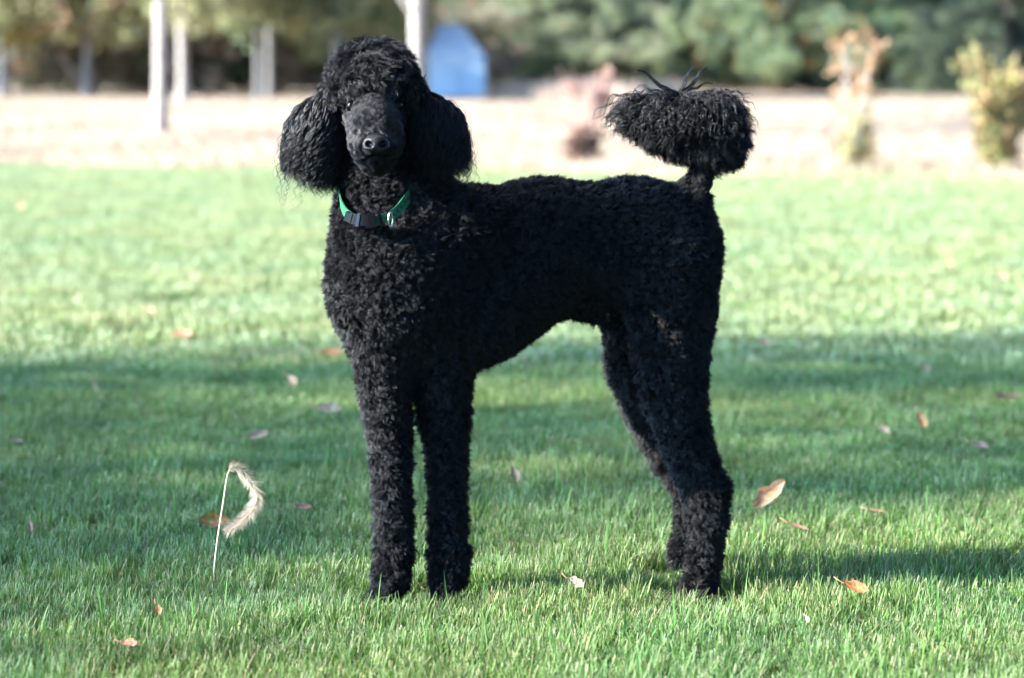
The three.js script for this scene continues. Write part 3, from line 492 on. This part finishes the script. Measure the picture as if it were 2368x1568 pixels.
for (const [set, geo, sgn, seed] of [[earL, gEarL, -1, 601], [earR, gEarR, 1, 602]]) {
  const f = earField(set), S = sampler(geo), r = rngOf(seed), b = new Buf(), top = P(0, 185, 50).y, low = P(0, 437, 50).y, xc = P(sgn < 0 ? 745 : 990, 430, 50).x;
  let made = 0;
  for (let k = 0; k < 4000 && made < 640; k++) {
    const p = S.pick(r), bottom = low + 0.036 * clamp(sgn * (p.x - xc) / 0.06 + 0.1) , h = (p.y - bottom) / (top - bottom); if (h < 0.12 + 0.25 * r() || (p.z < 0.0 && r() < 0.6)) continue;
    made++;
    drape(b, f, p, r, { len: Math.min(0.16, (p.y - bottom) * (0.75 + 0.42 * r())) + 0.006 + 0.026 * r() * r(), step: 0.005, lift: 0.015, hug: 0.07, stiff: 0.32, hairs: 8, wide: 0.0048, loose: 0.8, wave: 0.03, amp: 0.0043, hair: 0.00036,
      pull: (q, t) => V(sgn * 0.25 * (1 - t), -1, 0.05) });
  }
  for (let k = 0; k < 150; k++) {                      // loose fringe at the outer edge
    const p = S.pick(r); if (sgn * (p.x - (set[1].ax)) < 0.012) { continue; }
    drape(b, f, p, r, { len: 0.05 + 0.06 * r(), step: 0.005, lift: 0.022, hug: 0.02, stiff: 0.25, hairs: 2, wide: 0.003, loose: 1, wave: 0.022, amp: 0.0038, hair: 0.00028, pull: (q, t) => V(sgn * (0.5 - 0.5 * t), -1, 0) });
  }
  part('ear_hair', b.geo(), hairMat, DOG, { kind: 'stuff' });
}
{ // long locks on the pompom, drawn up at its top and falling to both sides
  const b = new Buf(), r = rngOf(611);
  for (let k = 0; k < 420; k++) {
    const a = r() * 6.28, rad = Math.pow(r(), 0.7) * 0.075, p = pomTop.clone().add(V(Math.cos(a) * rad, 0, Math.sin(a) * rad * 0.8)); p.y += 0.02;
    for (let q = 0; q < 14; q++) { const d = pomField(p.x, p.y, p.z) + 0.006; p.addScaledVector(gradOf(pomField, p), -d * 0.8); }
    const out = p.clone().sub(pomTop).setY(0).normalize();
    drape(b, pomField, p, r, { len: 0.05 + 0.07 * r(), step: 0.005, lift: k % 5 ? 0.013 : 0.03, hug: k % 5 ? 0.1 : 0.02, stiff: 0.3, hairs: 6, wide: 0.006, loose: 0.8, wave: 0.025, amp: 0.0042, hair: 0.00036, start: out.clone().add(V(0, 0.5, 0)).normalize(), pull: () => out.clone().multiplyScalar(0.7).add(V(0, -0.7, 0)) });
  }
  const strand = (pts, w, n, hair = 0.0006) => { const c = curve(pts.map(([u, v]) => P(u, v, -112)), 26);
    for (let s = 0; s < n; s++) { const a = r() * 6.28, o = Math.sqrt(r()) * w, ph = r() * 6.28; b.tube(c.map((p, k) => { const g = 0.6 + 0.9 * Math.sin(Math.PI * Math.min(1, k / 26 + 0.12)); return p.clone().add(V(Math.cos(a) * o * g + Math.sin(k * 0.5 + ph) * 0.0006, Math.sin(a) * o * g, Math.sin(a + 1) * o * g)); }), (t) => hair * (1.15 - 0.9 * t * t), 3); } };
  strand([[1566, 236], [1560, 218], [1545, 207], [1525, 198], [1508, 182], [1492, 167], [1474, 163]], 0.0022, 26, 0.0005);
  strand([[1572, 236], [1570, 215], [1582, 195], [1589, 172], [1602, 155]], 0.0022, 16, 0.0004);
  strand([[1576, 236], [1578, 215], [1598, 198], [1612, 180], [1620, 166], [1634, 156]], 0.0024, 24, 0.0005);
  strand([[1580, 236], [1595, 220], [1618, 217], [1638, 212], [1655, 205]], 0.0035, 22);
  strand([[1590, 240], [1625, 228], [1655, 232], [1680, 240], [1694, 236]], 0.006, 40);
  strand([[1550, 240], [1520, 226], [1490, 224], [1462, 232], [1432, 228]], 0.003, 16, 0.0004);
  strand([[1552, 244], [1510, 234], [1470, 244], [1435, 252], [1414, 262]], 0.006, 30);
  strand([[1640, 262], [1680, 262], [1710, 278], [1724, 270]], 0.006, 30);
  strand([[1570, 236], [1556, 214], [1536, 214], [1518, 208], [1500, 212]], 0.002, 16, 0.0004);
  strand([[1578, 236], [1592, 208], [1612, 204], [1630, 192], [1648, 194]], 0.002, 18, 0.0004);
  strand([[1500, 244], [1462, 250], [1438, 268], [1424, 262], [1418, 280]], 0.004, 22, 0.0004);
  strand([[1660, 268], [1702, 288], [1722, 284], [1736, 300]], 0.004, 22, 0.0004);
  strand([[1566, 232], [1568, 222], [1576, 224], [1574, 234]], 0.003, 20);
  part('tail_pompom', b.geo(), hairMat, DOG, { kind: 'stuff', label: 'long wavy locks tied up at the top of the tail' });
}
// ---- nose, eyes
{
  const c = P(870, 334, 282), f = (x, y, z) => {
    const X = (x - c.x) / 0.0212, Y = (y - c.y) / 0.0155, Z = (z - c.z) / 0.017; let d = (Math.pow(Math.pow(Math.abs(X), 2.4) + Math.pow(Math.abs(Y + 0.15 * X * X), 2.4) + Math.pow(Math.abs(Z), 2.2), 1 / 2.3) - 1) * 0.016;
    d = Math.max(d, -(y - c.y) * 0.75 - 0.0125 + 0.45 * Math.abs(x - c.x));
    for (const s of [-1, 1]) { const dx = (x - c.x - s * 0.0108) / 1.1, dy = y - c.y + 0.0018 - s * (x - c.x) * 0.25, dz = z - c.z - 0.016; d = -smin(-d, Math.hypot(dx, dy * 1.15, dz * 0.55) - 0.0054, 0.004); }
    return -smin(-d, Math.hypot(x - c.x, (y - c.y + 0.012) * 0.4, z - c.z - 0.0165) - 0.0016, 0.003);
  };
  const bump = noiseTexture(128, (u, v) => 0.5 + 0.5 * loopNoise(u, v, 6, 3));
  const g = netMesh(f, c.clone().addScalar(-0.03), c.clone().addScalar(0.03), 0.0012), uv = []; for (let i = 0; i < g.attributes.position.count; i++) uv.push(g.attributes.position.getX(i) * 30, g.attributes.position.getY(i) * 30);
  g.setAttribute('uv', new THREE.Float32BufferAttribute(uv, 2));
  part('nose', g, std(lin(0.004, 0.004, 0.0042), 0.3, { bumpMap: bump, bumpScale: 0.0005, specularIntensity: 0.45 }), DOG);
  for (const e of EYES) part('eye', new THREE.SphereGeometry(EYE_R, 24, 16).translate(e.x, e.y, e.z - 0.001), std(lin(0.003, 0.0018, 0.001), 0.14, { specularIntensity: 0.25 }), DOG);
}

// ---------------------------------------------------------------- collar
{
  const C = thing('dog_collar', 'green webbing collar with black plastic buckle and metal ring around the dog\'s neck', 'collar');
  // a ring round the neck: front points follow the throat, back points pass behind
  const ring = COLLAR_RING;
  const cv = new THREE.CatmullRomCurve3(ring, true), N = 120, pts = cv.getSpacedPoints(N), mid = V(); ring.forEach((p) => mid.add(p)); mid.divideScalar(ring.length);
  const axis = P(880, 380, 10).sub(P(900, 520, 40)).normalize();
  const strip = (i0, i1, half, thick, lift) => {      // a band with thickness along part of the ring
    const b = new Buf();
    const ids = [];
    for (let i = i0; i <= i1; i++) {
      const p = pts[((i % N) + N) % N], q = pts[((i + 1) % N + N) % N], t = q.clone().sub(p).normalize(), o = V().crossVectors(t, axis).normalize(); if (o.dot(p.clone().sub(mid)) < 0) o.negate();
      const a = V().crossVectors(o, t).normalize(); if (a.dot(axis) < 0) a.negate();
      const row = []; for (const [s, e] of [[-1, 0], [-1, 1], [1, 1], [1, 0]]) row.push(p.clone().addScaledVector(a, s * half).addScaledVector(o, lift + e * thick));
      ids.push({ row, o, a, t });
    }
    for (let k = 0; k < ids.length - 1; k++) for (let s = 0; s < 4; s++) {
      const A = ids[k], B = ids[k + 1], s1 = (s + 1) % 4, n = [A.a.clone().negate(), A.o, A.a, A.o.clone().negate()][s], n2 = [B.a.clone().negate(), B.o, B.a, B.o.clone().negate()][s];
      const v = [b.vert(A.row[s], n), b.vert(A.row[s1], n), b.vert(B.row[s1], n2), b.vert(B.row[s], n2)]; const fn = V().crossVectors(A.row[s1].clone().sub(A.row[s]), B.row[s1].clone().sub(A.row[s])); if (fn.dot(n) > 0) { b.tri(v[0], v[1], v[2]); b.tri(v[0], v[2], v[3]); } else { b.tri(v[0], v[2], v[1]); b.tri(v[0], v[3], v[2]); }
    }
    for (const [e, sg] of [[ids[0], -1], [ids[ids.length - 1], 1]]) { const n = e.t.clone().multiplyScalar(sg), v = e.row.map((p) => b.vert(p, n)); b.tri(v[0], v[1], v[2]); b.tri(v[0], v[2], v[3]); }
    return b.geo();
  };
  const green = std(lin(0.016, 0.1, 0.042), 0.85, { specularIntensity: 0.3 }), black = std(lin(0.0025, 0.0025, 0.003), 0.35, { specularIntensity: 0.12 }), dark = std(lin(0.006, 0.03, 0.018), 0.8), metal = std(lin(0.62, 0.6, 0.56), 0.2, { metalness: 1 });
  const at = (u) => { let best = 0, bd = 9; pts.forEach((p, i) => { if (i < 80) { const d = Math.abs(p.x - P(u, 510, 120).x) + (p.z < 0.03 ? 1 : 0); if (d < bd) { bd = d; best = i; } } }); return best; };
  part('strap', strip(0, N, 0.0074, 0.0022, 0), green, C);
  const i0 = at(817), i1 = at(858);
  const bk = part('buckle', strip(i0, i1, 0.0084, 0.006, 0.0024), black, C);
  part('buckle_tongue', strip(i0 - 2, i0 + 1, 0.0075, 0.0065, 0.003), black, bk); part('buckle_bar', strip(i1 - 1, i1 + 2, 0.0112, 0.0055, 0.0026), black, bk); part('buckle_bar', strip(i0 + 3, i1 - 3, 0.0105, 0.0012, 0.0086), std(lin(0.008, 0.008, 0.009), 0.2, { specularIntensity: 0.5 }), bk);
  part('strap_keeper', strip(at(880), at(880) + 1, 0.0112, 0.004, 0.0024), black, C);
  // dark zig-zag print on the webbing
  const bz = new Buf(), j0 = at(884), j1 = at(946);
  for (let i = j0; i < j1; i++) for (let h = 0; h < 3; h++) {
    const p = pts[i].clone().lerp(pts[i + 1], h / 3), t = pts[i + 1].clone().sub(pts[i]).normalize(), o = V().crossVectors(t, axis).normalize(); if (o.dot(p.clone().sub(mid)) < 0) o.negate();
    const a = V().crossVectors(o, t).normalize(), s = ((i * 3 + h) % 4), y0 = [-0.0045, 0.003, -0.002, 0.0045][s], y1 = [0.003, -0.002, 0.0045, -0.0045][s], q = pts[i].clone().lerp(pts[i + 1], (h + 1) / 3);
    const A = p.clone().addScaledVector(a, y0).addScaledVector(o, 0.0026), B = q.clone().addScaledVector(a, y1).addScaledVector(o, 0.0026);
    if ((i * 3 + h) % 7 < 5) bz.tube([A, B], () => 0.0005, 4);
  }
  part('printed_pattern', bz.geo(), dark, C);
  const ir = at(903), rp = pts[ir].clone(), ro = rp.clone().sub(mid).setY(0).normalize();
  const g = new THREE.TorusGeometry(0.0088, 0.0014, 10, 28); g.scale(0.55, 1.25, 1); g.rotateY(0.9); g.translate(rp.x + ro.x * 0.006, rp.y - 0.004, rp.z + ro.z * 0.006 + 0.002);
  part('ring', g, metal, C);
}

// ---------------------------------------------------------------- fallen leaves, foxtail
function leafMesh(o) {                                // lobed, veined, curled dry leaf; lies in x/z, tip towards +z
  const r = rngOf(o.seed), NU = 9, NV = 12, b = new Buf(), g = new THREE.BufferGeometry(), p = [], c = [], ix = [], L = o.len, W = o.wide;
  for (let j = 0; j <= NV; j++) for (let i = 0; i <= NU; i++) {
    const t = j / NV, s = i / NU * 2 - 1, lob = 1 + o.lobes * 0.35 * Math.sin(t * 15 + o.seed) * Math.abs(s), w = W * 0.5 * Math.pow(Math.sin(Math.PI * Math.pow(clamp(t * 0.97 + 0.015), 0.8)), 0.75) * lob, x = s * w, z = (t - 0.5) * L;
    const ax = s * o.roll * (0.6 + 0.6 * t), rr = Math.abs(o.roll) > 0.01 ? w / o.roll : 0, X = Math.abs(o.roll) > 0.01 ? rr * Math.sin(ax) : x, Y = Math.abs(o.roll) > 0.01 ? rr * (1 - Math.cos(ax)) : 0;
    const bend = (t - 0.5) * o.bend, Rz = L / (o.bend || 0.001), Z = o.bend ? Rz * Math.sin(bend) : z, Yb = o.bend ? Rz * (1 - Math.cos(bend)) : 0;
    const crease = 0.06 * W * noise3(s * 2 + o.seed, t * 4, 1), vein = Math.abs(s) < 0.12 ? -0.012 * W : 0.02 * W * Math.sin(t * 40 - Math.abs(s) * 9);
    p.push(X, Y + Yb + crease + vein, Z);
    const m = 0.8 + 0.45 * noise3(s * 2.2 + o.seed * 3, t * 5, 2) + (Math.abs(s) < 0.12 ? 0.25 : 0) + 0.2 * (r() - 0.5), k = o.col.clone().lerp(o.col2 || o.col, smooth(-0.2, 0.5, noise3(s * 1.5, t * 2.5, o.seed))).multiplyScalar(Math.max(0.35, m)); c.push(k.r, k.g, k.b);
  }
  for (let j = 0; j < NV; j++) for (let i = 0; i < NU; i++) { const a = j * (NU + 1) + i; ix.push(a, a + 1, a + NU + 1, a + 1, a + NU + 2, a + NU + 1); }
  g.setAttribute('position', new THREE.Float32BufferAttribute(p, 3)); g.setAttribute('color', new THREE.Float32BufferAttribute(c, 3)); g.setIndex(ix); g.computeVertexNormals(); return g;
}
const dryLeafMat = std(0xffffff, 0.75, { vertexColors: true, transmission: 0.22, thickness: 0 }), stalkMat = std(lin(0.3, 0.16, 0.08), 0.8);
const BROWN = lin(0.33, 0.15, 0.06), TAN = lin(0.33, 0.2, 0.11), PALE = lin(0.38, 0.26, 0.15), RED = lin(0.3, 0.06, 0.03), ORANGE = lin(0.45, 0.17, 0.03), DARKB = lin(0.14, 0.07, 0.045);
function fallenLeaf(label, u, v, lift, o) {
  const p = G(u, v + o.sink, 0), px = (CAM_Z - p.z) / FOCAL;     // stands in the grass where it shows
  const q = G(u, v, 0); p.set(q.x, lift, q.z + 0);
  const t = thing('fallen_leaf', label, 'leaf', p, 'fallen leaves on the lawn');
  const L = 0.85 * o.size * px, W = L * (o.ratio || 0.75), e = part('blade', leafMesh({ seed: o.seed, len: L, wide: W, lobes: o.lobes || 0.4, roll: o.roll ?? 0.9, bend: o.bend ?? 0.6, col: o.col, col2: o.col2 }), dryLeafMat, t);
  const st = new Buf(); st.tube(curve([V(0, 0, -L * 0.48), V(0.03 * L, 0.05 * L, -L * 0.75), V(0.1 * L, 0.02 * L, -L * (0.9 + 0.3 * (o.stalk || 0)))], 6), () => Math.max(0.0009, L * 0.012), 5); part('stalk', st.geo(), stalkMat, t);
  t.rotation.set(Math.abs(o.tilt ?? 0.5) + 0.2, o.turn ?? 0, o.rock ?? 0, 'XYZ');
  return t;
}
const litter = [
  ['large curled brown leaf with a pale back, right of the hind paw', 1783, 1205, 0.045, { seed: 1, size: 122, ratio: 0.75, col: lin(0.4, 0.18, 0.06), col2: lin(0.42, 0.26, 0.14), roll: 1.3, bend: 1.0, tilt: 0.75, turn: 2.3, rock: -0.55, stalk: 1 }],
  ['orange brown curled leaf at the foot of the foxtail stem', 500, 1268, 0.05, { seed: 2, size: 95, ratio: 0.6, col: lin(0.42, 0.19, 0.035), col2: lin(0.3, 0.12, 0.04), roll: 1.4, bend: 0.9, tilt: -0.8, turn: 1.5, rock: 0.2 }],
  ['brown leaf lying in the left shadow edge', 422, 812, 0.05, { seed: 3, size: 62, col: BROWN, col2: TAN, turn: 1.4, tilt: -0.3 }],
  ['red brown leaf just left of the dog\'s chest', 768, 855, 0.05, { seed: 4, size: 58, col: RED, col2: BROWN, turn: 1.5, tilt: -0.4, ratio: 0.45 }],
  ['small pale tan leaf left of the front leg', 674, 925, 0.05, { seed: 5, size: 44, col: PALE, col2: TAN, turn: 0.6, tilt: -0.5 }],
  ['tan leaf beside the left front leg, above the foxtail', 762, 995, 0.05, { seed: 6, size: 70, col: TAN, col2: PALE, turn: 1.4, tilt: -0.4 }],
  ['tan leaf with an upright pale stalk behind the foxtail', 596, 1055, 0.045, { seed: 7, size: 62, col: TAN, turn: 1.9, tilt: -0.3, stalk: 1.6 }],
  ['pale beige pointed leaf between front and hind legs', 1192, 1155, 0.05, { seed: 8, size: 48, col: PALE, col2: TAN, turn: 0.3, tilt: -1.0, ratio: 0.6 }],
  ['curled brown leaf with long stalk at the right edge', 2328, 972, 0.055, { seed: 9, size: 82, col: lin(0.3, 0.18, 0.09), col2: TAN, turn: -1.4, tilt: -0.2, roll: 1.5, stalk: 1.5, ratio: 0.5 }],
  ['light orange leaf at right, left of the stalked leaf', 2130, 1022, 0.05, { seed: 10, size: 48, col: lin(0.45, 0.22, 0.07), turn: 0.4, tilt: -0.9 }],
  ['small whitish leaf next to the light orange leaf', 2044, 1040, 0.045, { seed: 11, size: 38, col: PALE, turn: 0.8, tilt: -0.6 }],
  ['small brownish leaf near the right edge, below the light orange leaf', 2265, 1078, 0.045, { seed: 12, size: 44, col: lin(0.26, 0.15, 0.1), turn: 1.2, tilt: -0.4 }],
  ['small dark curled leaf bit right of the large curled leaf', 2026, 1245, 0.05, { seed: 13, size: 52, col: DARKB, col2: BROWN, turn: 1.2, tilt: 0.2, roll: 1.6, ratio: 0.3 }],
  ['narrow dark brown leaf strip below the large curled leaf', 1846, 1275, 0.045, { seed: 14, size: 66, col: lin(0.15, 0.06, 0.035), turn: 1.0, tilt: -0.25, ratio: 0.22, rock: 0.4 }],
  ['bright orange leaf in the sunny patch at lower right', 1978, 1432, 0.05, { seed: 15, size: 76, col: lin(0.34, 0.12, 0.02), col2: lin(0.4, 0.11, 0.02), turn: 1.1, tilt: -0.5, ratio: 0.6 }],
  ['beige striped leaf in front of the dog', 1330, 1412, 0.045, { seed: 16, size: 52, col: lin(0.42, 0.3, 0.19), col2: lin(0.3, 0.19, 0.11), turn: 1.0, tilt: -0.7 }],
  ['tiny whitish leaf scrap at lower right', 1864, 1494, 0.04, { seed: 17, size: 30, col: lin(0.4, 0.33, 0.23), turn: 0.2, tilt: -0.3 }],
  ['small orange brown leaf at lower left', 366, 1470, 0.04, { seed: 18, size: 38, col: lin(0.4, 0.16, 0.05), turn: 0.4, tilt: -0.8 }],
  ['orange leaf at the bottom edge on the left', 300, 1552, 0.04, { seed: 19, size: 52, col: lin(0.5, 0.22, 0.1), turn: 1.3, tilt: -0.3 }],
  ['thin orange leaf stalk in front of the dog', 1141, 1440, 0.04, { seed: 20, size: 34, col: lin(0.6, 0.3, 0.06), turn: 0.2, tilt: -1.3, ratio: 0.2 }],
  ['reddish leaf half hidden in grass left of the front paws', 702, 1215, 0.035, { seed: 21, size: 48, col: lin(0.28, 0.08, 0.05), turn: 1.4, tilt: -0.3, ratio: 0.5 }],
  ['tiny pinkish brown leaf near the left edge', 72, 1268, 0.04, { seed: 22, size: 34, col: lin(0.4, 0.2, 0.13), turn: 0.2, tilt: -0.9, ratio: 0.5 }],
  ['tiny dull leaf at the left edge', 42, 1062, 0.04, { seed: 23, size: 30, col: lin(0.2, 0.13, 0.13), turn: 1.3, tilt: -0.2, ratio: 0.5 }],
  ['pale leaf in the sunny lawn at far right', 2193, 638, 0.05, { seed: 24, size: 30, col: lin(0.42, 0.23, 0.11), turn: 0.6, tilt: -0.6 }],
  ['pinkish leaf in the sunny lawn at the right edge', 2318, 670, 0.05, { seed: 25, size: 34, col: lin(0.42, 0.25, 0.16), turn: 1.2, tilt: -0.5 }],
  ['tan leaf in the shade edge right of the dog\'s thigh', 1766, 830, 0.05, { seed: 26, size: 34, col: lin(0.35, 0.18, 0.1), turn: 0.7, tilt: -0.5 }],
  ['small tan leaf in the sunny lawn on the left', 345, 752, 0.05, { seed: 27, size: 34, col: lin(0.38, 0.22, 0.11), turn: 1.0, tilt: -0.5 }],
  ['faint orange leaf far back on the left lawn', 48, 496, 0.05, { seed: 28, size: 26, col: lin(0.55, 0.3, 0.15), turn: 1.2, tilt: -0.4 }],
  ['pale straw-coloured blade of leaf at left in the shade', 220, 942, 0.055, { seed: 29, size: 42, col: PALE, turn: 0.5, tilt: -0.9, ratio: 0.18 }],
  ['reddish leaf scrap in the shade at right', 2140, 885, 0.04, { seed: 30, size: 30, col: lin(0.32, 0.15, 0.1), turn: 0.9, tilt: -0.4 }],
];
for (const [label, u, v, lift, o] of litter) fallenLeaf(label, u, v, lift, { sink: 0, ...o });
{ // dried foxtail: stem with a bent bristly seed head
  const W = 60, base = G(492, 1372), w0 = base.z * PXM, t = thing('foxtail_grass', 'dried foxtail stem with a drooping bristly seed head standing in the grass', 'grass', V(0, 0, 0));
  const st = new Buf(), straw = std(lin(0.5, 0.42, 0.28), 0.8), pale = std(lin(0.4, 0.33, 0.23), 0.9, { transmission: 0.25, thickness: 0 });
  st.tube(curve([[492, 1372], [497, 1300], [505, 1235], [516, 1165], [526, 1100], [531, 1086]].map(([u, v]) => P(u, v, w0)), 20), (s) => lerp(0.0017, 0.0011, s), 6); part('stem', st.geo(), straw, t);
  const pts = curve([[530, 1088], [541, 1081], [556, 1086], [574, 1104], [590, 1127], [597, 1146], [593, 1165], [580, 1185], [562, 1203], [541, 1219], [524, 1230]].map(([u, v]) => P(u, v, w0 + 4)), 90), r = rngOf(91), sp = new Buf(), br = new Buf();
  sp.tube(pts, () => 0.0012, 5); part('seed_spine', sp.geo(), std(lin(0.34, 0.22, 0.14), 0.85), t);
  for (let k = 0; k < 1700; k++) { const i = Math.floor(r() * 90), p = pts[i], tg = pts[i + 1].clone().sub(p).normalize(), d = V(r() - 0.5, r() - 0.5, r() - 0.5).cross(tg).normalize().addScaledVector(tg, 0.55).normalize(), L = (0.008 + 0.011 * r()) * (0.75 + 0.5 * Math.sin(i / 90 * Math.PI)); br.tube([p.clone(), p.clone().addScaledVector(d, L * 0.5), p.clone().addScaledVector(d, L).addScaledVector(tg, 0.002)], (s) => 0.00026 * (1.1 - s), 3); }
  part('bristles', br.geo(), pale, t, { kind: 'stuff' });
}

renderer.render(scene, camera);
